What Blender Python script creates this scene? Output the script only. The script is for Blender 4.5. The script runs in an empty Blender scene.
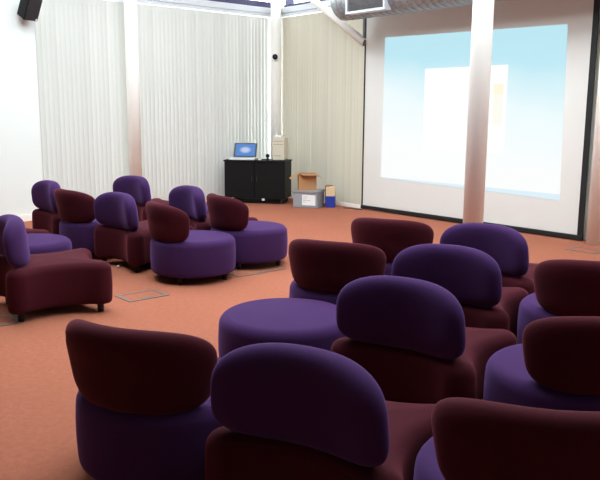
import bpy, bmesh, math, random
from math import sin, cos, pi, radians, atan, tan, hypot
from mathutils import Vector, Matrix

random.seed(7)
sc = bpy.context.scene
col = sc.collection
YAW = radians(40.3)                      # heading of the seating area, measured from the window wall
H_CAM = 1.65


def seat_xy(a, d):
    """floor grid of the seating area (a across, d along the aisle) -> room x, y"""
    return (a * sin(YAW) - d * cos(YAW), a * cos(YAW) + d * sin(YAW))


def facing(deg):
    """rotation about z so that local +Y looks 'deg' to the right of the aisle direction"""
    return (pi - YAW - radians(deg)) - pi / 2


# ----------------------------------------------------------------- materials
def srgb(r, g, b):
    def f(c):
        c /= 255.0
        return c / 12.92 if c <= 0.04045 else ((c + 0.055) / 1.055) ** 2.4
    return (f(r), f(g), f(b), 1.0)


def new_mat(name):
    m = bpy.data.materials.new(name)
    m.use_nodes = True
    nt = m.node_tree
    return m, nt, nt.nodes['Principled BSDF'], nt.nodes['Material Output']


def plain(name, c, rough=0.6, metal=0.0, noise=0.06, scale=6.0, spec=0.5):
    m, nt, p, out = new_mat(name)
    tc = nt.nodes.new('ShaderNodeTexCoord')
    n = nt.nodes.new('ShaderNodeTexNoise')
    n.inputs['Scale'].default_value = scale
    n.inputs['Detail'].default_value = 4
    nt.links.new(tc.outputs['Object'], n.inputs['Vector'])
    mix = nt.nodes.new('ShaderNodeMixRGB')
    mix.inputs[1].default_value = tuple(x * (1 - noise) for x in c[:3]) + (1,)
    mix.inputs[2].default_value = tuple(min(1, x * (1 + noise)) for x in c[:3]) + (1,)
    nt.links.new(n.outputs['Fac'], mix.inputs[0])
    nt.links.new(mix.outputs[0], p.inputs['Base Color'])
    p.inputs['Roughness'].default_value = rough
    p.inputs['Metallic'].default_value = metal
    p.inputs['Specular IOR Level'].default_value = spec
    return m


def fabric(name, c, sheen_tint):
    m, nt, p, out = new_mat(name)
    tc = nt.nodes.new('ShaderNodeTexCoord')
    n = nt.nodes.new('ShaderNodeTexNoise')
    n.inputs['Scale'].default_value = 170
    n.inputs['Detail'].default_value = 2
    n2 = nt.nodes.new('ShaderNodeTexNoise')
    n2.inputs['Scale'].default_value = 5
    n2.inputs['Detail'].default_value = 3
    nt.links.new(tc.outputs['Object'], n.inputs['Vector'])
    nt.links.new(tc.outputs['Object'], n2.inputs['Vector'])
    add = nt.nodes.new('ShaderNodeMath'); add.operation = 'MULTIPLY_ADD'
    add.inputs[1].default_value = 0.75
    nt.links.new(n.outputs['Fac'], add.inputs[0])
    m2 = nt.nodes.new('ShaderNodeMath'); m2.operation = 'MULTIPLY'; m2.inputs[1].default_value = 0.25
    nt.links.new(n2.outputs['Fac'], m2.inputs[0])
    nt.links.new(m2.outputs[0], add.inputs[2])
    mix = nt.nodes.new('ShaderNodeMixRGB')
    mix.inputs[1].default_value = tuple(x * 0.72 for x in c[:3]) + (1,)
    mix.inputs[2].default_value = tuple(x * 1.28 for x in c[:3]) + (1,)
    nt.links.new(add.outputs[0], mix.inputs[0])
    nt.links.new(mix.outputs[0], p.inputs['Base Color'])
    p.inputs['Roughness'].default_value = 0.95
    p.inputs['Specular IOR Level'].default_value = 0.12
    p.inputs['Sheen Weight'].default_value = 0.2
    p.inputs['Sheen Roughness'].default_value = 0.4
    p.inputs['Sheen Tint'].default_value = sheen_tint
    b = nt.nodes.new('ShaderNodeBump')
    b.inputs['Strength'].default_value = 0.25
    b.inputs['Distance'].default_value = 0.002
    nt.links.new(n.outputs['Fac'], b.inputs['Height'])
    nt.links.new(b.outputs['Normal'], p.inputs['Normal'])
    return m


def carpet():
    m, nt, p, out = new_mat('terracotta_carpet')
    tc = nt.nodes.new('ShaderNodeTexCoord')
    ns = []
    for s, d in ((230, 2), (26, 4), (0.7, 2)):
        n = nt.nodes.new('ShaderNodeTexNoise')
        n.inputs['Scale'].default_value = s
        n.inputs['Detail'].default_value = d
        nt.links.new(tc.outputs['Object'], n.inputs['Vector'])
        ns.append(n)
    r = nt.nodes.new('ShaderNodeMapRange')
    r.inputs['From Min'].default_value = 0.3
    r.inputs['From Max'].default_value = 0.7
    nt.links.new(ns[0].outputs['Fac'], r.inputs['Value'])
    mix = nt.nodes.new('ShaderNodeMixRGB')
    mix.inputs[1].default_value = srgb(160, 92, 70)
    mix.inputs[2].default_value = srgb(200, 126, 98)
    nt.links.new(r.outputs['Result'], mix.inputs[0])
    mix2 = nt.nodes.new('ShaderNodeMixRGB'); mix2.blend_type = 'MULTIPLY'; mix2.inputs[0].default_value = 0.35
    nt.links.new(mix.outputs[0], mix2.inputs[1])
    nt.links.new(ns[1].outputs['Fac'], mix2.inputs[2])
    mix3 = nt.nodes.new('ShaderNodeMixRGB'); mix3.blend_type = 'MULTIPLY'; mix3.inputs[0].default_value = 0.2
    nt.links.new(mix2.outputs[0], mix3.inputs[1])
    nt.links.new(ns[2].outputs['Fac'], mix3.inputs[2])
    nt.links.new(mix3.outputs[0], p.inputs['Base Color'])
    p.inputs['Roughness'].default_value = 0.97
    p.inputs['Specular IOR Level'].default_value = 0.1
    b = nt.nodes.new('ShaderNodeBump')
    b.inputs['Strength'].default_value = 0.4
    b.inputs['Distance'].default_value = 0.004
    nt.links.new(ns[0].outputs['Fac'], b.inputs['Height'])
    nt.links.new(b.outputs['Normal'], p.inputs['Normal'])
    return m


def blind_mat(name, c, trans):
    m, nt, p, out = new_mat(name)
    tc = nt.nodes.new('ShaderNodeTexCoord')
    n = nt.nodes.new('ShaderNodeTexNoise')
    n.inputs['Scale'].default_value = 40
    nt.links.new(tc.outputs['Object'], n.inputs['Vector'])
    mix = nt.nodes.new('ShaderNodeMixRGB')
    mix.inputs[1].default_value = tuple(x * 0.95 for x in c[:3]) + (1,)
    mix.inputs[2].default_value = c
    nt.links.new(n.outputs['Fac'], mix.inputs[0])
    geo = nt.nodes.new('ShaderNodeNewGeometry')
    tone = nt.nodes.new('ShaderNodeMapRange')
    tone.inputs['To Min'].default_value = 0.92
    tone.inputs['To Max'].default_value = 1.0
    nt.links.new(geo.outputs['Random Per Island'], tone.inputs['Value'])
    mul = nt.nodes.new('ShaderNodeMixRGB'); mul.blend_type = 'MULTIPLY'; mul.inputs[0].default_value = 1.0
    nt.links.new(mix.outputs[0], mul.inputs[1])
    nt.links.new(tone.outputs['Result'], mul.inputs[2])
    mix = mul
    d = nt.nodes.new('ShaderNodeBsdfDiffuse')
    t = nt.nodes.new('ShaderNodeBsdfTranslucent')
    s = nt.nodes.new('ShaderNodeMixShader')
    s.inputs[0].default_value = trans
    nt.links.new(mix.outputs[0], d.inputs['Color'])
    nt.links.new(mix.outputs[0], t.inputs['Color'])
    nt.links.new(d.outputs[0], s.inputs[1])
    nt.links.new(t.outputs[0], s.inputs[2])
    nt.links.new(s.outputs[0], out.inputs['Surface'])
    return m


def glass_mat():
    m, nt, p, out = new_mat('window_glass')
    t = nt.nodes.new('ShaderNodeBsdfTransparent')
    t.inputs['Color'].default_value = (0.93, 0.97, 1.0, 1)
    g = nt.nodes.new('ShaderNodeBsdfGlossy')
    g.inputs['Roughness'].default_value = 0.03
    s = nt.nodes.new('ShaderNodeMixShader')
    s.inputs[0].default_value = 0.06
    nt.links.new(t.outputs[0], s.inputs[1])
    nt.links.new(g.outputs[0], s.inputs[2])
    nt.links.new(s.outputs[0], out.inputs['Surface'])
    return m


def projected_mat():
    """what the projector throws on the screen: pale blue desktop, white page, thin taskbar"""
    m, nt, p, out = new_mat('projected_desktop')
    N = nt.nodes.new
    L = nt.links.new
    tc = N('ShaderNodeTexCoord')
    sep = N('ShaderNodeSeparateXYZ')
    L(tc.outputs['Generated'], sep.inputs[0])

    def step(sock, lo, hi):
        a = N('ShaderNodeMath'); a.operation = 'GREATER_THAN'; a.inputs[1].default_value = lo
        b = N('ShaderNodeMath'); b.operation = 'LESS_THAN'; b.inputs[1].default_value = hi
        c = N('ShaderNodeMath'); c.operation = 'MULTIPLY'
        L(sock, a.inputs[0]); L(sock, b.inputs[0]); L(a.outputs[0], c.inputs[0]); L(b.outputs[0], c.inputs[1])
        return c.outputs[0]

    def rect(x0, x1, z0, z1):
        c = N('ShaderNodeMath'); c.operation = 'MULTIPLY'
        L(step(sep.outputs['X'], x0, x1), c.inputs[0]); L(step(sep.outputs['Z'], z0, z1), c.inputs[1])
        return c.outputs[0]
    # desktop picture: blue at the top, cloud white towards the lower left
    noise = N('ShaderNodeTexNoise'); noise.inputs['Scale'].default_value = 2.2
    noise.inputs['Detail'].default_value = 3
    L(tc.outputs['Generated'], noise.inputs['Vector'])
    k = N('ShaderNodeMath'); k.operation = 'MULTIPLY_ADD'; k.inputs[1].default_value = 0.25
    L(noise.outputs['Fac'], k.inputs[0]); L(sep.outputs['Z'], k.inputs[2])
    kx = N('ShaderNodeMath'); kx.operation = 'MULTIPLY_ADD'; kx.inputs[1].default_value = 0.15
    L(sep.outputs['X'], kx.inputs[0]); L(k.outputs[0], kx.inputs[2])
    ramp = N('ShaderNodeValToRGB')
    e = ramp.color_ramp.elements
    e[0].position = 0.45; e[0].color = (0.98, 1.0, 1.0, 1)
    e[1].position = 1.0; e[1].color = srgb(190, 235, 247)
    e.new(0.74).color = (0.86, 0.98, 1.0, 1)
    L(kx.outputs[0], ramp.inputs[0])
    cur = ramp.outputs[0]

    def over(cur, fac, c):
        mx = N('ShaderNodeMixRGB'); L(fac, mx.inputs[0]); L(cur, mx.inputs[1]); mx.inputs[2].default_value = c
        return mx.outputs[0]
    cur = over(cur, rect(0.268, 0.722, 0.25, 0.775), (1.05, 1.05, 1.05, 1))
    cur = over(cur, rect(0.655, 0.705, 0.60, 0.665), srgb(255, 249, 222))
    cur = over(cur, rect(0.655, 0.705, 0.42, 0.60), srgb(254, 253, 243))
    cur = over(cur, rect(0.0, 1.0, 0.0, 0.035), srgb(222, 242, 252))
    p.inputs['Base Color'].default_value = (0.02, 0.02, 0.02, 1)
    p.inputs['Roughness'].default_value = 0.9
    L(cur, p.inputs['Emission Color'])
    p.inputs['Emission Strength'].default_value = EM_SCREEN
    return m


def lcd_mat():
    m, nt, p, out = new_mat('laptop_desktop')
    N = nt.nodes.new
    L = nt.links.new
    tc = N('ShaderNodeTexCoord')
    mp = N('ShaderNodeMapping')
    mp.inputs['Location'].default_value = (-0.5, -0.5, -0.5)
    L(tc.outputs['Generated'], mp.inputs[0])
    gr = N('ShaderNodeTexGradient'); gr.gradient_type = 'SPHERICAL'
    mp2 = N('ShaderNodeMapping'); mp2.inputs['Scale'].default_value = (3.0, 0.0, 3.2)
    L(mp.outputs[0], mp2.inputs[0]); L(mp2.outputs[0], gr.inputs[0])
    ramp = N('ShaderNodeValToRGB')
    e = ramp.color_ramp.elements
    e[0].position = 0.0; e[0].color = srgb(52, 122, 205)
    e[1].position = 0.55; e[1].color = srgb(190, 205, 235)
    L(gr.outputs['Fac'], ramp.inputs[0])
    p.inputs['Base Color'].default_value = (0.01, 0.01, 0.02, 1)
    L(ramp.outputs[0], p.inputs['Emission Color'])
    p.inputs['Emission Strength'].default_value = EM_SCREEN * 0.9
    return m


def galvanised():
    m, nt, p, out = new_mat('galvanised_steel')
    tc = nt.nodes.new('ShaderNodeTexCoord')
    v = nt.nodes.new('ShaderNodeTexVoronoi')
    v.inputs['Scale'].default_value = 22
    nt.links.new(tc.outputs['Object'], v.inputs['Vector'])
    mix = nt.nodes.new('ShaderNodeMixRGB')
    mix.inputs[1].default_value = (0.24, 0.25, 0.26, 1)
    mix.inputs[2].default_value = (0.42, 0.43, 0.44, 1)
    nt.links.new(v.outputs['Distance'], mix.inputs[0])
    nt.links.new(mix.outputs[0], p.inputs['Base Color'])
    p.inputs['Metallic'].default_value = 0.6
    p.inputs['Roughness'].default_value = 0.42
    return m


EM_SCREEN = 0.72
EXPOSURE = 0.4
SKY = 6.2

M = {}
M['purple'] = fabric('purple_wool', srgb(58, 33, 74), (0.62, 0.32, 0.95, 1))
M['maroon'] = fabric('maroon_wool', srgb(60, 16, 25), (0.85, 0.2, 0.25, 1))
M['leg'] = plain('black_plastic', srgb(16, 15, 16), 0.5)
M['carpet'] = carpet()
M['wall'] = plain('white_plaster', srgb(230, 235, 229), 0.85, noise=0.02, scale=2)
M['backwall'] = plain('grey_plaster', srgb(150, 148, 146), 0.9, noise=0.03, scale=2)
M['ceiling'] = plain('ceiling_board', srgb(190, 188, 184), 0.9, noise=0.02)
M['white_paint'] = plain('white_gloss_paint', srgb(246, 243, 234), 0.45, noise=0.01)
M['rail'] = plain('white_aluminium', srgb(206, 210, 214), 0.4, noise=0.02)
M['navy'] = plain('navy_window_frame', srgb(44, 38, 84), 0.5)
M['blind'] = blind_mat('blind_fabric', srgb(206, 205, 198), 0.05)
M['blind_warm'] = blind_mat('cream_blind_fabric', srgb(200, 193, 175), 0.05)
M['glass'] = glass_mat()
M['black'] = plain('black_laminate', srgb(7, 7, 8), 0.6, spec=0.25)
M['black_side'] = plain('charcoal_laminate', srgb(18, 18, 18), 0.6, spec=0.25)
M['screen'] = plain('screen_vinyl', srgb(222, 221, 214), 0.8, noise=0.01)
M['screen_border'] = plain('black_screen_border', srgb(12, 14, 14), 0.6)
M['projected'] = projected_mat()
M['lcd'] = lcd_mat()
M['galv'] = galvanised()
M['grille'] = plain('grey_louvre', srgb(120, 116, 116), 0.6)
M['beige'] = plain('beige_plastic', srgb(206, 198, 176), 0.5, noise=0.03)
M['beige_dark'] = plain('beige_shadow_gap', srgb(120, 112, 96), 0.6)
M['white_plastic'] = plain('white_plastic', srgb(226, 226, 222), 0.45)
M['grey_plastic'] = plain('grey_plastic', srgb(150, 154, 158), 0.5)
M['dark_grey'] = plain('dark_grey_plastic', srgb(44, 46, 50), 0.45)
M['cardboard'] = plain('cardboard', srgb(182, 136, 92), 0.85, noise=0.08, scale=14)
M['cardboard_in'] = plain('cardboard_inside', srgb(158, 112, 74), 0.85, noise=0.08, scale=14)
M['paper'] = plain('white_paper', srgb(236, 236, 232), 0.8)
M['blue'] = plain('blue_card', srgb(28, 52, 150), 0.5)
M['steel_bracket'] = plain('grey_steel', srgb(92, 98, 98), 0.5, metal=0.3)
M['floorbox'] = plain('grey_floor_trim', srgb(112, 94, 82), 0.6)


# ----------------------------------------------------------------- mesh helpers
def link(name, bm, mat, parent=None, smooth=False, loc=None, rotz=None):
    me = bpy.data.meshes.new(name)
    bmesh.ops.recalc_face_normals(bm, faces=bm.faces)
    bm.to_mesh(me)
    bm.free()
    me.materials.append(mat)
    for p in me.polygons:
        p.use_smooth = smooth
    o = bpy.data.objects.new(name, me)
    col.objects.link(o)
    if parent is not None:
        o.parent = parent
    if loc is not None:
        o.location = loc
    if rotz is not None:
        o.rotation_euler = (0, 0, rotz)
    return o


def tag(o, label, cat, group=None, kind=None):
    o['label'] = label
    o['category'] = cat
    if group:
        o['group'] = group
    if kind:
        o['kind'] = kind
    return o


def thing(name, label, cat, loc=(0, 0, 0), rotz=0.0, group=None):
    o = bpy.data.objects.new(name, None)
    o.empty_display_size = 0.1
    col.objects.link(o)
    o.location = loc
    o.rotation_euler = (0, 0, rotz)
    return tag(o, label, cat, group)


def structure(name, bm, mat, parent=None, smooth=False):
    o = link(name, bm, mat, parent, smooth)
    o['kind'] = 'structure'
    return o


def box(bm, x0, x1, y0, y1, z0, z1, bevel=0.0, mtx=None):
    r = bmesh.ops.create_cube(bm, size=1.0)
    vs = r['verts']
    for v in vs:
        v.co = Vector(((x0 + x1) / 2 + v.co.x * (x1 - x0), (y0 + y1) / 2 + v.co.y * (y1 - y0), (z0 + z1) / 2 + v.co.z * (z1 - z0)))
    if bevel > 0:
        es = list({e for v in vs for e in v.link_edges})
        r2 = bmesh.ops.bevel(bm, geom=es, offset=bevel, segments=2, affect='EDGES', profile=0.5)
        vs = list({v for f in r2['faces'] for v in f.verts} | {v for v in vs if v.is_valid})
    if mtx is not None:
        bmesh.ops.transform(bm, matrix=mtx, verts=[v for v in vs if v.is_valid])
    return vs


def B():
    return bmesh.new()


def cyl_between(bm, p0, p1, r, seg=24):
    p0, p1 = Vector(p0), Vector(p1)
    d = p1 - p0
    m = Matrix.Translation((p0 + p1) / 2) @ d.to_track_quat('Z', 'Y').to_matrix().to_4x4()
    bmesh.ops.create_cone(bm, cap_ends=True, segments=seg, radius1=r, radius2=r, depth=d.length, matrix=m)


def rings_to_mesh(bm, rings, cap0=None, cap1=None):
    vr = [[bm.verts.new(p) for p in ring] for ring in rings]
    n = len(vr[0])
    for a, b in zip(vr[:-1], vr[1:]):
        for i in range(n):
            j = (i + 1) % n
            bm.faces.new((a[i], a[j], b[j], b[i]))
    for cap, ring in ((cap0, vr[0]), (cap1, vr[-1])):
        if cap is not None:
            c = bm.verts.new(cap)
            for i in range(n):
                bm.faces.new((ring[i], ring[(i + 1) % n], c))


# ----------------------------------------------------------------- soft seating
SEAT_Z = 0.425
BASE_Z = 0.075
R_DRUM = 0.42


def outline_drum(n=72):
    pts = []
    for i in range(n):
        t = 2 * pi * i / n
        pts.append((Vector((cos(t), sin(t))) * R_DRUM, Vector((cos(t), sin(t)))))
    return pts


RC, KC, MC = 0.09, 0.322, 0.312       # corner radius, corner centre, half width at the waist
RS = (KC * KC + (MC - KC) ** 2 - RC * RC) / (2 * (RC - (MC - KC)))   # radius of the scalloped sides


def outline_star():
    """square with four scalloped sides and rounded corners"""
    pts = []
    D = MC + RS
    half = math.atan2(KC, D - KC)
    for k in range(4):
        rot = Matrix.Rotation(k * pi / 2, 2)
        n = 26
        for i in range(n + 1):                       # scallop of the side facing -y
            t = half * (2 * i / n - 1)
            pts.append((rot @ Vector((RS * sin(t), -D + RS * cos(t))), rot @ Vector((-sin(t), -cos(t)))))
        n = 16                                       # rounded corner at (+k, -k)
        for i in range(1, n):
            t0 = math.atan2(-cos(half), -sin(half)); t1 = math.atan2(sin(half), cos(half))
            t = t0 + (t1 - t0 + (2 * pi if t1 < t0 else 0)) * i / n
            pts.append((rot @ Vector((KC + RC * cos(t), -KC + RC * sin(t))), rot @ Vector((cos(t), sin(t)))))
    return pts


def seat_bm(outline, dome=0.012):
    bm = B()
    S = SEAT_Z
    rr = 0.065
    prof = [(0.09, BASE_Z), (0.035, BASE_Z), (0.015, BASE_Z + 0.006), (0.004, BASE_Z + 0.02), (0.0, BASE_Z + 0.045),
            (-0.004, 0.2), (-0.004, 0.28), (0.0, S - rr)]
    for k in range(1, 7):
        t = pi / 2 * k / 6
        prof.append((rr * (1 - cos(t)), S - rr + rr * sin(t)))
    rings = []
    for ins, z in prof:
        rings.append([Vector((p.x - n.x * ins, p.y - n.y * ins, z)) for p, n in outline])
    last = rings[-1]
    for s in (0.93, 0.8, 0.6, 0.4, 0.2):
        rings.append([Vector((p.x * s, p.y * s, S + dome * (1 - s * s))) for p in last])
    rings_to_mesh(bm, rings, cap0=(0, 0, BASE_Z), cap1=(0, 0, S + dome))
    return bm


def back_bm(convex, halfw, z0, z1, T, lean, ntop, nbot, flare=0.0, shift=0.0):
    """upholstered pad; convex wraps the drum rim, concave follows the scalloped edge of the square seat"""
    bm = B()
    N = 72
    zc, hh = (z0 + z1) / 2, (z1 - z0) / 2
    levels = [0.25, 0.5, 0.7, 0.82, 0.9, 0.95, 0.98, 0.995]
    if convex:
        Rm = R_DRUM - T / 2 - 0.004
    else:
        Rm = RS + T / 2
        yc = -(MC + RS) + shift               # arc centre lies behind the chair

    def pt(r, th, side):
        c, s = cos(th), sin(th)
        n = ntop if s >= 0 else nbot
        u = r * math.copysign(abs(c) ** (2 / n), c)
        v = r * math.copysign(abs(s) ** (2 / n), s)
        h = max(0.0, 1 - r ** 6)
        t = side * T / 2 * h ** 0.5
        z = zc + v * hh
        w = halfw * (1 + flare * v)
        phi = u * w / Rm
        if convex:
            rho = Rm + t + lean * (z - z0)
            return Vector((rho * sin(phi), -rho * cos(phi), z))
        rho = Rm - t - lean * (z - z0)
        return Vector((rho * sin(phi), yc + rho * cos(phi), z))
    rings = []
    seq = [(r, 1) for r in levels] + [(1.0, 1)] + [(r, -1) for r in reversed(levels)]
    for r, side in seq:
        rings.append([pt(r, 2 * pi * i / N, side) for i in range(N)])
    rings_to_mesh(bm, rings, cap0=pt(0, 0, 1), cap1=pt(0, 0, -1))
    return bm


def leg_bm(x, y):
    bm = B()
    bmesh.ops.create_cone(bm, cap_ends=True, segments=20, radius1=0.024, radius2=0.03, depth=BASE_Z + 0.01,
                          matrix=Matrix.Translation((x, y, (BASE_Z + 0.01) / 2)))
    return bm


G_CON = 'maroon lounge chairs with purple backs'
G_RND = 'round purple lounge chairs with maroon backs'
G_OTT = 'round purple ottomans'


def make_round(name, back):
    t = thing(name, '', 'chair')
    link('seat', seat_bm(outline_drum()), M['purple'], t, True)
    if back:
        link('backrest', back_bm(True, 0.39, SEAT_Z - 0.02, 0.785, 0.135, 0.15, 2.7, 4.6, 0.03), M['maroon'], t, True)
    for k in range(4):
        a = pi / 4 + k * pi / 2
        link('leg', leg_bm(0.335 * cos(a), 0.335 * sin(a)), M['leg'], t, True)
    return t


def make_square(name, back):
    t = thing(name, '', 'chair')
    link('seat', seat_bm(outline_star()), M['maroon'], t, True)
    if back:
        link('backrest', back_bm(False, 0.40, SEAT_Z - 0.016, 0.805, 0.145, 0.10, 2.8, 3.7, 0.0, 0.0), M['purple'], t, True)
    for sx in (-1, 1):
        for sy in (-1, 1):
            link('leg', leg_bm(0.315 * sx, 0.315 * sy), M['leg'], t, True)
    return t


def dup(root):
    r = root.copy()
    col.objects.link(r)
    for ch in list(root.children):
        c = ch.copy()
        col.objects.link(c)
        c.parent = r
    return r


def put(o, a, d, deg, label, cat, group):
    x, y = seat_xy(a, d)
    o.location = (x, y, 0)
    o.rotation_euler = (0, 0, facing(deg))
    tag(o, label, cat, group)


# a, d on the seating grid, heading, label
SQUARE = [
    (0.165, 2.80, 30, 'nearest maroon chair with purple back, large at bottom centre of the photo'),
    (0.71, 3.94, 34, 'maroon chair with purple back just right of the large round ottoman'),
    (1.11, 4.93, 28, 'maroon chair with purple back, third from the camera in the middle row'),
    (1.635, 5.83, 38, 'maroon chair with purple back right in front of the round white column'),
    (-2.09, 6.02, 60, 'maroon chair with purple back at the left edge, scalloped side toward the aisle'),
    (-2.84, 9.10, 50, 'farthest left maroon chair, purple back against the white wall'),
    (-1.70, 7.86, 44, 'maroon chair with purple back left of the two round chairs, legs showing on carpet'),
    (-2.01, 9.90, 40, 'maroon chair with the farthest purple back, before the white column between blinds'),
    (-1.03, 8.56, 52, 'maroon chair with purple back between the two round chairs of the far group'),
]
ROUND = [
    (-0.60, 3.22, 23, 'round purple chair with maroon back at lower left, nearest the aisle'),
    (0.84, 2.43, 11, 'round purple chair with broad maroon back at bottom right corner of the photo'),
    (1.36, 3.46, -7, 'round purple chair with maroon back at right edge, second from the camera'),
    (1.885, 4.66, 12, 'round purple chair with dark maroon back, farthest at the right edge'),
    (0.345, 5.27, 24, 'round purple chair with maroon back directly behind the large round ottoman'),
    (0.87, 6.34, 25, 'round purple chair with maroon back nearest the bottom of the projection screen'),
    (-2.36, 8.40, 48, 'round purple chair with maroon back touching the far left group, before the blinds'),
    (-1.07, 7.20, 60, 'round purple chair with maroon back standing foremost of the far group, whole drum showing'),
    (-0.56, 7.90, 60, 'round purple chair with maroon back in front of the black computer cabinet'),
]
proto_sq = make_square('lounge_chair', True)
for i, (a, d, deg, lab) in enumerate(SQUARE):
    put(proto_sq if i == 0 else dup(proto_sq), a, d, deg, lab, 'chair', G_CON)
proto_rd = make_round('round_chair', True)
for i, (a, d, deg, lab) in enumerate(ROUND):
    put(proto_rd if i == 0 else dup(proto_rd), a, d, deg, lab, 'chair', G_RND)
proto_ot = make_round('round_ottoman', False)
OTT = [
    (-0.08, 4.38, 20, 'large round purple ottoman without a back in the middle of the room'),
    (-2.64, 6.92, 60, 'round purple seat at left edge behind the scalloped maroon chair'),
    (-1.35, 9.45, 60, 'farthest round purple seat, mostly hidden behind chair backs'),
]
for i, (a, d, deg, lab) in enumerate(OTT):
    put(proto_ot if i == 0 else dup(proto_ot), a, d, deg, lab, 'ottoman', G_OTT)
st = make_square('square_stool', False)
put(st, -3.15, 7.50, 45, 'scalloped maroon seat at left edge between round purple seat and white wall', 'stool', None)

# ----------------------------------------------------------------- room shell
XL, YR = -11.48, 9.10          # blind line of the left wall, wall line behind the projection screen
XB, YB = 3.0, -3.6             # behind the camera
ZC = 4.7

bm = B(); box(bm, XL - 0.4, XB, YB, YR + 0.4, -0.1, 0.0)
structure('floor', bm, M['carpet'])

# ceiling; its two long rooflights are unseen, added and sized to light the room
ADDED_ROOFLIGHTS = [(-10.2, 2.4, 4.8, 7.1), (-10.2, -1.6, 1.5, 4.1)]
bm = B()
prev = YB
for lx0, lx1, ly0, ly1 in sorted(ADDED_ROOFLIGHTS, key=lambda l: l[2]):
    box(bm, XL - 0.4, XB, prev, ly0, ZC, ZC + 0.25)
    box(bm, XL - 0.4, lx0, ly0, ly1, ZC, ZC + 0.25)
    box(bm, lx1, XB, ly0, ly1, ZC, ZC + 0.25)
    prev = ly1
box(bm, XL - 0.4, XB, prev, YR + 0.4, ZC, ZC + 0.25)
structure('ceiling', bm, M['ceiling'])
WIN = 0


def window(parts_glass, parts_frame, frame_mat):
    global WIN
    WIN += 1
    bmg = B()
    for p in parts_glass:
        box(bmg, *p)
    w = structure('window_%d' % WIN, bmg, M['glass'])
    bmf = B()
    for p in parts_frame:
        box(bmf, *p)
    f = link('window_frame', bmf, frame_mat, w)
    f['kind'] = 'structure'
    return w


for (x0, x1, y0, y1) in ADDED_ROOFLIGHTS:  # glass and frames for the added rooflight openings
    t = 0.05
    window([(x0 + t, x1 - t, y0 + t, y1 - t, ZC + 0.1, ZC + 0.11)],
           [(x0, x1, y0, y0 + t, ZC + 0.02, ZC + 0.2), (x0, x1, y1 - t, y1, ZC + 0.02, ZC + 0.2),
            (x0, x0 + t, y0 + t, y1 - t, ZC + 0.02, ZC + 0.2), (x1 - t, x1, y0 + t, y1 - t, ZC + 0.02, ZC + 0.2)], M['rail'])

# walls: the white wall at the left stands proud of the blinds
bm = B(); box(bm, XL - 0.4, -11.0, YB, 4.19, 0, ZC)
structure('wall_left', bm, M['wall'])
bm = B(); box(bm, -10.999, -10.985, YB, 4.18, 0, 0.10)
structure('baseboard_left', bm, M['white_paint'])
bm = B(); box(bm, -11.15, -8.93, YR - 0.13, YR - 0.10, 0, 0.06); structure('baseboard_front', bm, M['white_paint'])
bm = B(); box(bm, XB - 0.0, XB + 0.2, YB, YR + 0.4, 0, ZC)
structure('wall_right', bm, M['backwall'])
bm = B(); box(bm, XL - 0.4, XB, YB - 0.2, YB, 0, ZC)
structure('wall_back', bm, M['backwall'])
# wall carrying the screen, from the end of the last blind on
bm = B(); box(bm, -8.75, XB, YR, YR + 0.3, 0, ZC)
structure('wall_front', bm, M['wall'])
# heads over the clerestory
bm = B()
box(bm, XL - 0.4, XL - 0.14, 4.19, YR + 0.3, 4.45, ZC)
box(bm, XL - 0.14, -8.75, YR + 0.04, YR + 0.3, 4.45, ZC)
structure('trim_1', bm, M['wall'])

# glazed bays behind the blinds + clerestory above
g = XL - 0.2
window([(g, g + 0.01, 4.25, 5.85, 0.08, 3.48)],
       [(g - 0.03, g + 0.05, 4.19, 4.25, 0, 3.48), (g - 0.03, g + 0.05, 5.0, 5.06, 0.08, 3.48), (g - 0.03, g + 0.05, 5.85, 5.93, 0, 3.48), (g - 0.03, g + 0.05, 4.25, 5.85, 0, 0.08)], M['rail'])
window([(g, g + 0.01, 5.95, 9.1, 0.08, 3.48)],
       [(g - 0.03, g + 0.05, 5.94, 5.98, 0, 3.48), (g - 0.03, g + 0.05, 7.0, 7.06, 0.08, 3.48), (g - 0.03, g + 0.05, 8.05, 8.11, 0.08, 3.48), (g - 0.03, g + 0.05, 5.98, 9.1, 0, 0.08)], M['rail'])
gy = YR + 0.2
window([(-11.35, -8.78, gy - 0.01, gy, 0.08, 3.48)],
       [(-11.48, -11.35, gy - 0.05, gy + 0.03, 0, 3.48), (-10.1, -10.04, gy - 0.05, gy + 0.03, 0.08, 3.48), (-11.35, -8.78, gy - 0.05, gy + 0.03, 0, 0.08)], M['rail'])
# clerestory, navy frames
window([(g, g + 0.01, 4.2, 9.0, 3.72, 4.40)],
       [(g - 0.03, g + 0.16, 4.2, 9.0, 3.6, 3.72), (g - 0.03, g + 0.08, 4.2, 9.0, 4.40, 4.46)], M['navy'])
window([(-11.25, -8.78, gy - 0.01, gy, 3.66, 4.40)],
       [(-11.30, -8.78, gy - 0.16, gy + 0.03, 3.6, 3.66), (-11.30, -11.22, gy - 0.12, gy + 0.03, 3.66, 4.46), (-11.22, -8.78, gy - 0.08, gy + 0.03, 4.40, 4.46)], M['navy'])
# white transom between blinds and clerestory
bm = B()
box(bm, g - 0.06, XL + 0.06, 4.19, 9.0, 3.49, 3.6, 0.01)
structure('trim_2', bm, M['rail'])
bm = B()
box(bm, -11.4, -8.75, YR - 0.06, gy + 0.06, 3.49, 3.6, 0.01)
structure('trim_3', bm, M['rail'])
# corner post of the glazing
bm = B(); box(bm, XL - 0.3, XL - 0.02, 9.12, YR + 0.32, 0, ZC)
structure('trim_4', bm, M['rail'])


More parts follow.
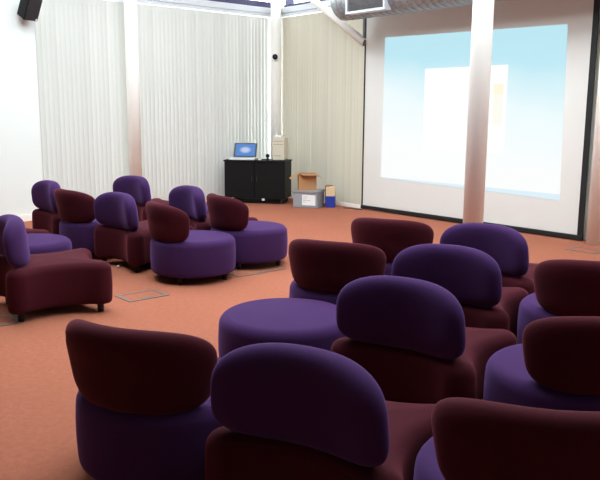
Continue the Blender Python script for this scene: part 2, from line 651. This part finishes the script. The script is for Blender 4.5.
# ----------------------------------------------------------------- vertical blinds
def blind(label, p0, p1, nrm, mat, ang=38, open_from=None, pitch=0.078, width=0.096, jit=1.5):
    """slats hang along p0 -> p1; nrm points into the room"""
    p0, p1, nrm = Vector(p0), Vector(p1), Vector(nrm)
    run = p1 - p0
    L = run.length
    run.normalize()
    t = thing('vertical_blind', label, 'blind', (p0 + p1) / 2, 0, 'vertical blinds along the window walls')
    org = Vector((p0 + p1) / 2)
    bm = B()
    n = int(L / pitch)
    for i in range(n):
        c = p0 + run * (pitch * (i + 0.5)) - org
        fr = (i + 0.5) / n
        a = ang + random.uniform(-jit, jit)
        if open_from is not None and fr > open_from:
            a -= 26 * (fr - open_from) / (1 - open_from) + random.uniform(-4, 4)
        a = radians(a)
        dirv = run * cos(a) + nrm * sin(a)
        per = nrm * cos(a) - run * sin(a)
        cols = []
        for k in range(5):
            s = k / 4 - 0.5
            q = c + dirv * (s * width) + per * (0.005 * (1 - 4 * s * s))
            zs = (0.04, 1.2, 2.4, 3.42)
            cols.append([bm.verts.new((q.x, q.y, z)) for z in zs])
        for k in range(4):
            for j in range(3):
                bm.faces.new((cols[k][j], cols[k + 1][j], cols[k + 1][j + 1], cols[k][j + 1]))
    link('slats', bm, mat, t, True)
    bm = B()
    ctr = Vector((0, 0, 3.455))
    m = Matrix((tuple(run) + (0,), tuple(nrm) + (0,), (0, 0, 1, 0), (0, 0, 0, 1))).transposed()
    box(bm, -L / 2, L / 2, -0.025, 0.025, 3.43, 3.485, 0.004, m)
    link('headrail', bm, M['rail'], t)
    bm = B()
    box(bm, -L / 2, L / 2, 0.0, 0.004, 0.045, 0.05, 0, m)
    link('bottom_chain', bm, M['white_plastic'], t)
    return t


XBL = XL + 0.02
blind('wide vertical blind left of the white column beside the white wall', (XBL, 4.22, 0), (XBL, 5.86, 0), (1, 0, 0), M['blind'], 9)
blind('wide vertical blind behind the laptop, between white column and room corner', (XBL, 5.92, 0), (XBL, 9.04, 0), (1, 0, 0), M['blind'], 8, 0.3)
blind('cream vertical blind between room corner and projection screen', (-11.28, YR - 0.02, 0), (-8.80, YR - 0.02, 0), (0, -1, 0), M['blind_warm'], 3, None, 0.078, 0.092, 4.5)

# ----------------------------------------------------------------- columns
def column(label, x, y, r=0.1, z1=ZC):
    bm = B()
    cyl_between(bm, (0, 0, 0), (0, 0, z1), r, 40)
    o = link('column', bm, M['white_paint'], None, True, (x, y, 0))
    for p in o.data.polygons:
        if abs(p.normal.z) > 0.5:
            p.use_smooth = False
    return tag(o, label, 'column', 'round white columns')


column('round white column in front of the blinds near the left wall', -11.25, 5.88, 0.105)
c_corner = column('round white column in the room corner behind the beige computer', -11.3, 8.95, 0.1)
x, y = seat_xy(1.735, 7.25)
column('round white column standing in front of the projection screen', x, y, 0.1)
column('round white column at the right edge of the projection screen', -4.58, 8.82, 0.1)

# sensor on the corner column
t = thing('wall_sensor', 'small round black sensor on the corner column', 'sensor', (-11.22, 8.865, 2.68))
m = Matrix.Rotation(radians(135), 4, 'Z') @ Matrix.Rotation(radians(90), 4, 'X')
dirc = Vector((0.76, -0.65, 0))
bm = B(); cyl_between(bm, dirc * -0.01, dirc * 0.05, 0.05); link('housing', bm, M['black'], t, True)
bm = B(); cyl_between(bm, dirc * 0.048, dirc * 0.056, 0.022); link('lens', bm, M['dark_grey'], t, True)

# ----------------------------------------------------------------- projection screen
SY = 8.94
t = thing('projection_screen', 'large white projection screen with black border showing a pale blue desktop', 'screen', (-6.87, SY, 0))
x0, x1 = -2.0, 1.985
bm = B(); box(bm, x0, x1, 0.0, 0.012, 0.075, 3.6); link('screen_fabric', bm, M['screen'], t)
bm = B(); box(bm, x0 - 0.03, x0, -0.006, 0.016, 0.072, 3.6); link('side_border', bm, M['screen_border'], t)
bm = B(); box(bm, x1, x1 + 0.075, -0.006, 0.016, 0.072, 3.6); link('side_border', bm, M['screen_border'], t)
bm = B(); box(bm, x0 - 0.03, x1 + 0.075, -0.025, 0.03, 0.012, 0.072, 0.006); link('bottom_bar', bm, M['screen_border'], t)
bm = B(); cyl_between(bm, (x0 - 0.06, 0.01, 3.66), (x1 + 0.1, 0.01, 3.66), 0.075); link('roller_casing', bm, M['rail'], t, True)
# the projected picture, keystoned like the projector throws it
bm = B()
pts = [(-1.59, 0.575), (1.70, 0.505), (1.645, 2.79), (-1.565, 2.845)]
f = [bm.verts.new((px_, -0.003, pz)) for px_, pz in pts]
bk = [bm.verts.new((px_, -0.0005, pz)) for px_, pz in pts]
bm.faces.new(f); bm.faces.new(bk[::-1])
for i in range(4):
    j = (i + 1) % 4
    bm.faces.new((f[i], bk[i], bk[j], f[j]))
link('projected_picture', bm, M['projected'], t)

# ----------------------------------------------------------------- air duct with grille
t = thing('air_duct', 'spiral galvanised air duct running over the top of the projection screen', 'duct', (-8.8, 8.32, 3.36))
bm = B()
rings = []
NS = 40
RD = 0.27
Ld = 7.2
zs = []
k = 0.0
while k < Ld:
    for off, dr in ((0, 0), (0.095, 0), (0.102, 0.009), (0.118, 0.009), (0.125, 0)):
        zs.append((k + off, RD + dr))
    k += 0.13
for s, r in zs:
    rings.append([Vector((s + 0.065 * (i / NS if i else 0) * 0, r * cos(2 * pi * i / NS), r * sin(2 * pi * i / NS))) for i in range(NS)])
rings_to_mesh(bm, rings)
for v in bm.verts:                       # slant the lock seams into a spiral
    v.co.x += 0.05 * v.co.y / RD
link('duct_tube', bm, M['galv'], t, True, (0.06, 0, 0))
bm = B()
prof = [(0.0, 0.0), (0.0, RD - 0.04), (0.012, RD - 0.012), (0.04, RD + 0.006), (0.14, RD + 0.006)]
rings = [[Vector((s, max(r, 0.001) * cos(2 * pi * i / NS), max(r, 0.001) * sin(2 * pi * i / NS))) for i in range(NS)] for s, r in prof]
rings_to_mesh(bm, rings, cap0=(0, 0, 0))
link('end_cap', bm, M['galv'], t, True)
# grille set into the side of the duct facing the room
gx0, gx1, gz0, gz1, gyf = 0.38, 1.20, -0.235, 0.115, -0.30
bm = B()
fw_ = 0.035
box(bm, gx0, gx1, gyf, gyf + 0.14, gz1 - fw_, gz1)
box(bm, gx0, gx1, gyf, gyf + 0.14, gz0, gz0 + fw_)
box(bm, gx0, gx0 + fw_, gyf, gyf + 0.14, gz0 + fw_, gz1 - fw_)
box(bm, gx1 - fw_, gx1, gyf, gyf + 0.14, gz0 + fw_, gz1 - fw_)
gr = link('grille_frame', bm, M['rail'], t)
bm = B()
nl = 14
for i in range(nl):
    z = gz0 + fw_ + (gz1 - gz0 - 2 * fw_) * (i + 0.5) / nl
    m = Matrix.Translation((0, gyf + 0.03, z)) @ Matrix.Rotation(radians(35), 4, 'X')
    box(bm, gx0 + fw_, gx1 - fw_, -0.014, 0.014, -0.0015, 0.0015, 0, m)
box(bm, gx0 + fw_, gx1 - fw_, gyf + 0.06, gyf + 0.07, gz0 + fw_, gz1 - fw_)
link('louvres', bm, M['grille'], gr)
for sx in (1.6, 3.6, 5.6):
    bm = B()
    box(bm, sx, sx + 0.03, -0.004, 0.004, RD, ZC - 3.36)
    link('hanger', bm, M['steel_bracket'], t)

# diagonal brace
t = thing('roof_brace', 'white diagonal tube brace rising from beside the screen to the roof', 'brace', (-8.72, 8.72, 0))
bm = B()
p_lo, p_hi = Vector((0.0, 0.02, 2.78)), Vector((-3.06, 0.02, ZC))
cyl_between(bm, p_lo, p_hi, 0.062)
link('brace_tube', bm, M['white_paint'], t, True)
bm = B(); box(bm, -0.012, 0.025, 0.0, 0.04, 2.72, ZC); link('drop_bar', bm, M['steel_bracket'], t)

# ----------------------------------------------------------------- loudspeaker on the white wall
t = thing('wall_speaker', 'black loudspeaker tilted down high on the white wall', 'speaker', (-10.8, 4.06, 3.11), 0)
m = Matrix.Rotation(radians(12), 4, 'Z') @ Matrix.Rotation(radians(30), 4, 'Y')
bm = B(); box(bm, -0.10, 0.10, -0.11, 0.11, -0.17, 0.17, 0.012, m); link('cabinet', bm, M['black'], t)
bm = B(); box(bm, 0.098, 0.112, -0.10, 0.10, -0.16, 0.16, 0.006, m); g_ = link('grille', bm, M['dark_grey'], t)
bm = B(); cyl_between(bm, m @ Vector((0.110, 0.075, -0.14)), m @ Vector((0.117, 0.075, -0.14)), 0.012); link('badge', bm, M['white_plastic'], g_)
bm = B(); box(bm, -0.21, -0.07, -0.02, 0.02, -0.03, 0.03); link('wall_bracket', bm, M['dark_grey'], t)

# ----------------------------------------------------------------- computer cabinet
fl, fr = Vector((-11.05, 7.55, 0)), Vector((-10.15, 8.245, 0))
run = (fr - fl).normalized()
W = (fr - fl).length
rz = math.atan2(run.y, run.x)
DH, DD = 0.785, 0.52
t = thing('computer_cabinet', 'black two-door computer cabinet on castors in the room corner', 'cabinet', fl, rz)
bm = B()
box(bm, 0, W, 0.02, DD, 0.10, DH - 0.025, 0.004)
link('body', bm, M['black_side'], t)
bm = B(); box(bm, -0.012, W + 0.012, -0.012, DD + 0.01, DH - 0.025, DH, 0.004); link('cabinet_top', bm, M['black'], t)
for i in range(2):
    bm = B()
    box(bm, 0.004 + i * W / 2, W / 2 - 0.004 + i * W / 2, 0.0, 0.02, 0.11, DH - 0.03, 0.003)
    d_ = link('door', bm, M['black'], t)
    bm = B()
    hx = W / 2 + (-0.05 if i == 0 else 0.04)
    box(bm, hx, hx + 0.01, -0.018, 0.0, 0.40, 0.52, 0.003)
    link('handle', bm, M['dark_grey'], d_)
bm = B(); box(bm, 0.05, W - 0.05, 0.06, DD - 0.04, 0.02, 0.045); link('lower_shelf', bm, M['black'], t)
for cx in (0.08, W - 0.08):
    for cy in (0.08, DD - 0.07):
        bm = B()
        cyl_between(bm, (cx - 0.015, cy, 0.035), (cx + 0.015, cy, 0.035), 0.035)
        box(bm, cx - 0.025, cx + 0.025, cy - 0.02, cy + 0.02, 0.05, 0.105)
        link('castor', bm, M['leg'], t)
bm = B()
box(bm, W * 0.62, W * 0.62 + 0.05, 0.012, 0.02, 0.06, 0.10, 0, Matrix.Translation((0, 0, 0)))
link('cable_tie', bm, M['white_plastic'], t)


def on_desk(u, v, z=DH):
    p = fl + run * u + Vector((-run.y, run.x, 0)) * v
    return (p.x, p.y, z)


# laptop
t = thing('laptop', 'open white laptop with dark bezel and blue desktop on the black cabinet', 'laptop', on_desk(0.30, 0.2), rz + radians(3))
bm = B(); box(bm, -0.24, 0.24, -0.14, 0.14, 0.0, 0.035, 0.006); bs = link('keyboard_base', bm, M['white_plastic'], t)
bm = B(); box(bm, -0.20, 0.20, -0.06, 0.10, 0.035, 0.038); link('keyboard', bm, M['grey_plastic'], bs)
m = Matrix.Translation((0, 0.135, 0.03)) @ Matrix.Rotation(radians(-24), 4, 'X')
bm = B(); box(bm, -0.215, 0.215, -0.008, 0.012, 0.0, 0.285, 0.005, m); ld = link('screen_lid', bm, M['dark_grey'], t)
bm = B(); box(bm, -0.185, 0.185, -0.0105, -0.008, 0.03, 0.26, 0, m); link('display', bm, M['lcd'], ld)
# mouse
t = thing('computer_mouse', 'small grey mouse beside the laptop on the black cabinet', 'mouse', on_desk(0.635, 0.14), rz)
bm = B()
bmesh.ops.create_uvsphere(bm, u_segments=20, v_segments=12, radius=1.0)
for v in bm.verts:
    v.co = Vector((v.co.x * 0.035, v.co.y * 0.058, max(0.0, v.co.z) * 0.034 + 0.001))
b_ = link('mouse_body', bm, M['beige'], t, True)
bm = B(); cyl_between(bm, (-0.004, 0.03, 0.028), (0.004, 0.03, 0.028), 0.009); link('wheel', bm, M['dark_grey'], b_)
# webcam
t = thing('webcam', 'small black ball webcam left of the beige computer', 'webcam', on_desk(0.76, 0.22), rz)
bm = B(); bmesh.ops.create_uvsphere(bm, u_segments=20, v_segments=14, radius=0.036, matrix=Matrix.Translation((0, 0, 0.075))); link('ball', bm, M['black'], t, True)
bm = B(); bmesh.ops.create_cone(bm, cap_ends=True, segments=20, radius1=0.032, radius2=0.015, depth=0.045, matrix=Matrix.Translation((0, 0, 0.0225))); link('foot', bm, M['dark_grey'], t, True)
# tower
t = thing('computer_tower', 'beige desktop computer tower on the right end of the cabinet', 'computer', on_desk(0.88, 0.12), rz)
TW, TD, TH = 0.21, 0.36, 0.41
bm = B(); box(bm, 0, TW, 0.012, TD, 0.01, TH, 0.006); link('case', bm, M['beige'], t)
bm = B(); box(bm, -0.002, TW + 0.002, 0.0, 0.014, 0.008, TH + 0.002, 0.006); fp = link('front_panel', bm, M['beige'], t)
for bx1, bz in ((TW - 0.02, TH - 0.07), (TW - 0.02, TH - 0.125), (TW - 0.06, 0.08)):
    bm = B(); box(bm, 0.02, bx1, -0.002, 0.0, bz, bz + 0.008); link('drive_slot', bm, M['beige_dark'], fp)
for fx in (0.03, TW - 0.03):
    for fy in (0.05, TD - 0.05):
        bm = B(); box(bm, fx - 0.015, fx + 0.015, fy - 0.015, fy + 0.015, 0, 0.012)
        link('foot', bm, M['dark_grey'], t)
px_, py_, _ = on_desk(0.90, 0.16)
t = thing('plastic_device', 'small white plastic device lying on top of the beige computer', 'device', (px_, py_, DH + TH + 0.0025), rz)
bm = B(); box(bm, 0, 0.13, 0, 0.17, 0, 0.035, 0.008); hb = link('device_body', bm, M['white_plastic'], t)
bm = B(); box(bm, 0.01, 0.035, 0.09, 0.16, 0.034, 0.09, 0.006); link('upright', bm, M['white_plastic'], t)
bm = B(); box(bm, 0.15, 0.18, 0.03, 0.15, 0.0005, 0.012, 0.004)
link('cable_plug', bm, M['white_plastic'], t)

# ----------------------------------------------------------------- boxes beside the cabinet
rzb = radians(27)
cp = (-9.82, 8.165, 0)
t = thing('storage_crate', 'grey plastic storage crate with white label on the carpet beside the cabinet', 'crate', cp, rzb)
CW, CD, CH = 0.45, 0.34, 0.30
bm = B()
th = 0.012
box(bm, 0, CW, 0, th, 0, CH); box(bm, 0, CW, CD - th, CD, 0, CH)
box(bm, 0, th, th, CD - th, 0, CH); box(bm, CW - th, CW, th, CD - th, 0, CH)
box(bm, 0, CW, 0, CD, 0, th)
link('crate_body', bm, M['grey_plastic'], t)
bm = B(); box(bm, -0.015, CW + 0.015, -0.015, CD + 0.015, CH - 0.035, CH, 0.004); link('lid', bm, M['grey_plastic'], t)
bm = B(); box(bm, 0.17, 0.42, -0.003, -0.0005, 0.045, 0.225); lb = link('paper_label', bm, M['paper'], t)
bm = B()
for i, (a_, b_w) in enumerate(((0.19, 0.27), (0.19, 0.25), (0.19, 0.33), (0.19, 0.24))):
    box(bm, a_, b_w, -0.0045, -0.003, 0.19 - i * 0.03, 0.196 - i * 0.03)
link('print', bm, M['grey_plastic'], lb)

t = thing('cardboard_box', 'open brown cardboard box with spread flaps on the grey crate', 'box',
          tuple(Vector(cp) + Matrix.Rotation(rzb, 3, 'Z') @ Vector((0.12, -0.03, CH))), rzb + radians(28))
BW, BD, BH = 0.31, 0.27, 0.29
th = 0.006
bm = B()
box(bm, 0, BW, 0, th, 0, BH); box(bm, 0, BW, BD - th, BD, 0, BH)
box(bm, 0, th, th, BD - th, 0, BH); box(bm, BW - th, BW, th, BD - th, 0, BH)
box(bm, th, BW - th, th, BD - th, 0, th)
link('carton', bm, M['cardboard'], t)


def flap(verts, mat):
    bm = B()
    a = [bm.verts.new(v) for v in verts]
    f_ = bm.faces.new(a)
    r_ = bmesh.ops.extrude_face_region(bm, geom=[f_])
    n_ = f_.normal.copy()
    f_.normal_update()
    for v in [e for e in r_['geom'] if isinstance(e, bmesh.types.BMVert)]:
        v.co += f_.normal * 0.005
    link('flap', bm, mat, t)


flap([(0, 0, BH), (0, BD, BH), (-0.15, BD + 0.01, BH - 0.09), (-0.15, -0.01, BH - 0.09)], M['cardboard'])
flap([(BW, 0, BH), (BW, BD, BH), (BW + 0.10, BD, BH - 0.09), (BW + 0.10, 0.0, BH - 0.09)], M['cardboard'])
flap([(0.0, 0, BH), (BW, 0, BH), (BW + 0.03, -0.13, BH - 0.025), (0.06, -0.13, BH - 0.02)], M['cardboard_in'])
flap([(0.0, BD, BH), (BW, BD, BH), (BW - 0.02, BD + 0.11, BH - 0.03), (0.03, BD + 0.11, BH - 0.03)], M['cardboard_in'])

bp = (-9.42, 8.57, 0)
t = thing('blue_box', 'narrow blue box with cream top panel right of the grey crate', 'box', bp, rz + radians(6))
bm = B(); box(bm, 0, 0.165, 0, 0.20, 0, 0.20, 0.003); link('carton', bm, M['blue'], t)
bm = B(); box(bm, 0.003, 0.162, 0.003, 0.197, 0.20, 0.36, 0.003); link('cream_panel', bm, plain('cream_card', srgb(216, 190, 150), 0.8), t)
bm = B(); box(bm, -0.002, 0.06, 0.05, 0.19, 0.36, 0.385); link('folded_flap', bm, M['cardboard_in'], t)
t = thing('dark_folder', 'dark upright folder box wedged behind the grey crate', 'box', (-9.60, 8.72, 0), rz + radians(4))
bm = B(); box(bm, 0, 0.12, 0, 0.16, 0, 0.36, 0.004); link('sleeve', bm, plain('navy_card', srgb(30, 38, 66), 0.6), t)
bm = B(); box(bm, 0.03, 0.09, -0.002, 0.0, 0.20, 0.30); link('spine_label', bm, M['grey_plastic'], t)

# cable along the foot of the blinds
bm = B()
rings = []
cps = [Vector(c) for c in ((-9.15, 8.75, 0.01), (-9.0, 8.86, 0.01), (-8.94, 8.80, 0.01), (-8.80, 8.86, 0.01))]
path = []
for k in range(25):
    u = k / 24 * 3
    i0 = min(2, int(u)); f_ = u - i0
    f_ = f_ * f_ * (3 - 2 * f_)
    path.append(cps[i0].lerp(cps[i0 + 1], f_))
for k, p in enumerate(path):
    tdir = (path[min(24, k + 1)] - path[max(0, k - 1)]).normalized()
    sd = Vector((-tdir.y, tdir.x, 0))
    rings.append([p + (sd * cos(2 * pi * q / 10) + Vector((0, 0, 1)) * sin(2 * pi * q / 10)) * 0.009 for q in range(10)])
rings_to_mesh(bm, rings, cap0=path[0], cap1=path[-1])
o = link('cable', bm, M['dark_grey'], None, True)
tag(o, 'dark cable lying on the carpet at the foot of the cream blind', 'cable')

# ----------------------------------------------------------------- floor boxes in the carpet
def floor_box(label, x, y, w, l, rot=0.0):
    t = thing('floor_box', label, 'floor box', (x, y, 0), rot, 'grey-rimmed floor boxes')
    bm = B()
    e = 0.035
    box(bm, -w / 2, w / 2, -l / 2, -l / 2 + e, 0.0, 0.005)
    box(bm, -w / 2, w / 2, l / 2 - e, l / 2, 0.0, 0.005)
    box(bm, -w / 2, -w / 2 + e, -l / 2 + e, l / 2 - e, 0.0, 0.005)
    box(bm, w / 2 - e, w / 2, -l / 2 + e, l / 2 - e, 0.0, 0.005)
    link('rim', bm, M['floorbox'], t)
    bm = B(); box(bm, -w / 2 + e, w / 2 - e, -l / 2 + e, l / 2 - e, 0.0, 0.003); ld = link('lid', bm, M['carpet'], t)
    bm = B(); box(bm, w / 2 - e - 0.03, w / 2 - e, -0.05, 0.05, 0.003, 0.006); link('cable_flap', bm, M['floorbox'], ld)


floor_box('grey-rimmed floor box in the aisle carpet beside the scalloped maroon chair', -5.83, 3.07, 0.29, 0.40)
floor_box('grey-rimmed floor box at left edge of the photo, under the maroon chair', -5.80, 1.70, 0.29, 0.46)
floor_box('grey-rimmed floor box beside the front round chair of the far group', -6.04, 4.50, 0.29, 0.62)
floor_box('grey-rimmed floor box near the column at the right end of the screen', -4.45, 8.38, 0.40, 0.30)
bm = B()
bmesh.ops.create_icosphere(bm, subdivisions=2, radius=0.018)
for v in bm.verts:
    v.co *= 1 + random.uniform(-0.25, 0.25)
    v.co.z = v.co.z * 0.7 + 0.012
o = link('paper_scrap', bm, M['paper'], None, False, (-7.08, 3.456, 0))
tag(o, 'tiny crumpled white paper scrap on the carpet between two chairs', 'paper')

# ----------------------------------------------------------------- light
w = bpy.data.worlds.new('World')
sc.world = w
w.use_nodes = True
bg = w.node_tree.nodes['Background']
bg.inputs['Color'].default_value = (0.97, 0.99, 1.0, 1)
bg.inputs['Strength'].default_value = SKY


def portal(name, loc, sx, sy, rot):
    l = bpy.data.lights.new(name, 'AREA')
    l.shape = 'RECTANGLE'
    l.size, l.size_y = sx, sy
    l.cycles.is_portal = True
    o = bpy.data.objects.new(name, l)
    col.objects.link(o)
    o.location = loc
    o.rotation_euler = rot
    return o


for (x0, x1, y0, y1) in ADDED_ROOFLIGHTS:  # sky sampling through the added rooflights
    portal('added_rooflight_portal', ((x0 + x1) / 2, (y0 + y1) / 2, ZC + 0.24), x1 - x0, y1 - y0, (0, 0, 0))
portal('glazing_portal', (g - 0.05, 6.6, 2.2), 4.5, 4.9, (0, radians(-90), 0))
portal('glazing_portal', (-10.1, gy + 0.05, 2.2), 2.6, 4.5, (radians(-90), 0, 0))

# ----------------------------------------------------------------- camera
cam = bpy.data.cameras.new('camera')
cam.sensor_width = 36
cam.lens = 730 / 600 * 36
cam.clip_start = 0.05
co = bpy.data.objects.new('camera', cam)
col.objects.link(co)
pitch, roll = atan(128 / 730.0), radians(0.37)
F = Vector((-cos(YAW), sin(YAW), 0)); R = Vector((sin(YAW), cos(YAW), 0)); U = Vector((0, 0, 1))
fwd = F * cos(pitch) - U * sin(pitch)
up = F * sin(pitch) + U * cos(pitch)
r2 = R * cos(roll) + up * sin(roll)
u2 = up * cos(roll) - R * sin(roll)
mw = Matrix((r2, u2, -fwd)).transposed().to_4x4()
mw.translation = (0, 0, H_CAM)
co.matrix_world = mw
sc.camera = co

vs = sc.view_settings
vs.view_transform = 'Standard'
vs.look = 'None'
vs.gamma = 1
vs.use_curve_mapping = False
vs.exposure = EXPOSURE
sc.cycles.use_denoising = True
sc.cycles.max_bounces = 10
sc.cycles.transparent_max_bounces = 12
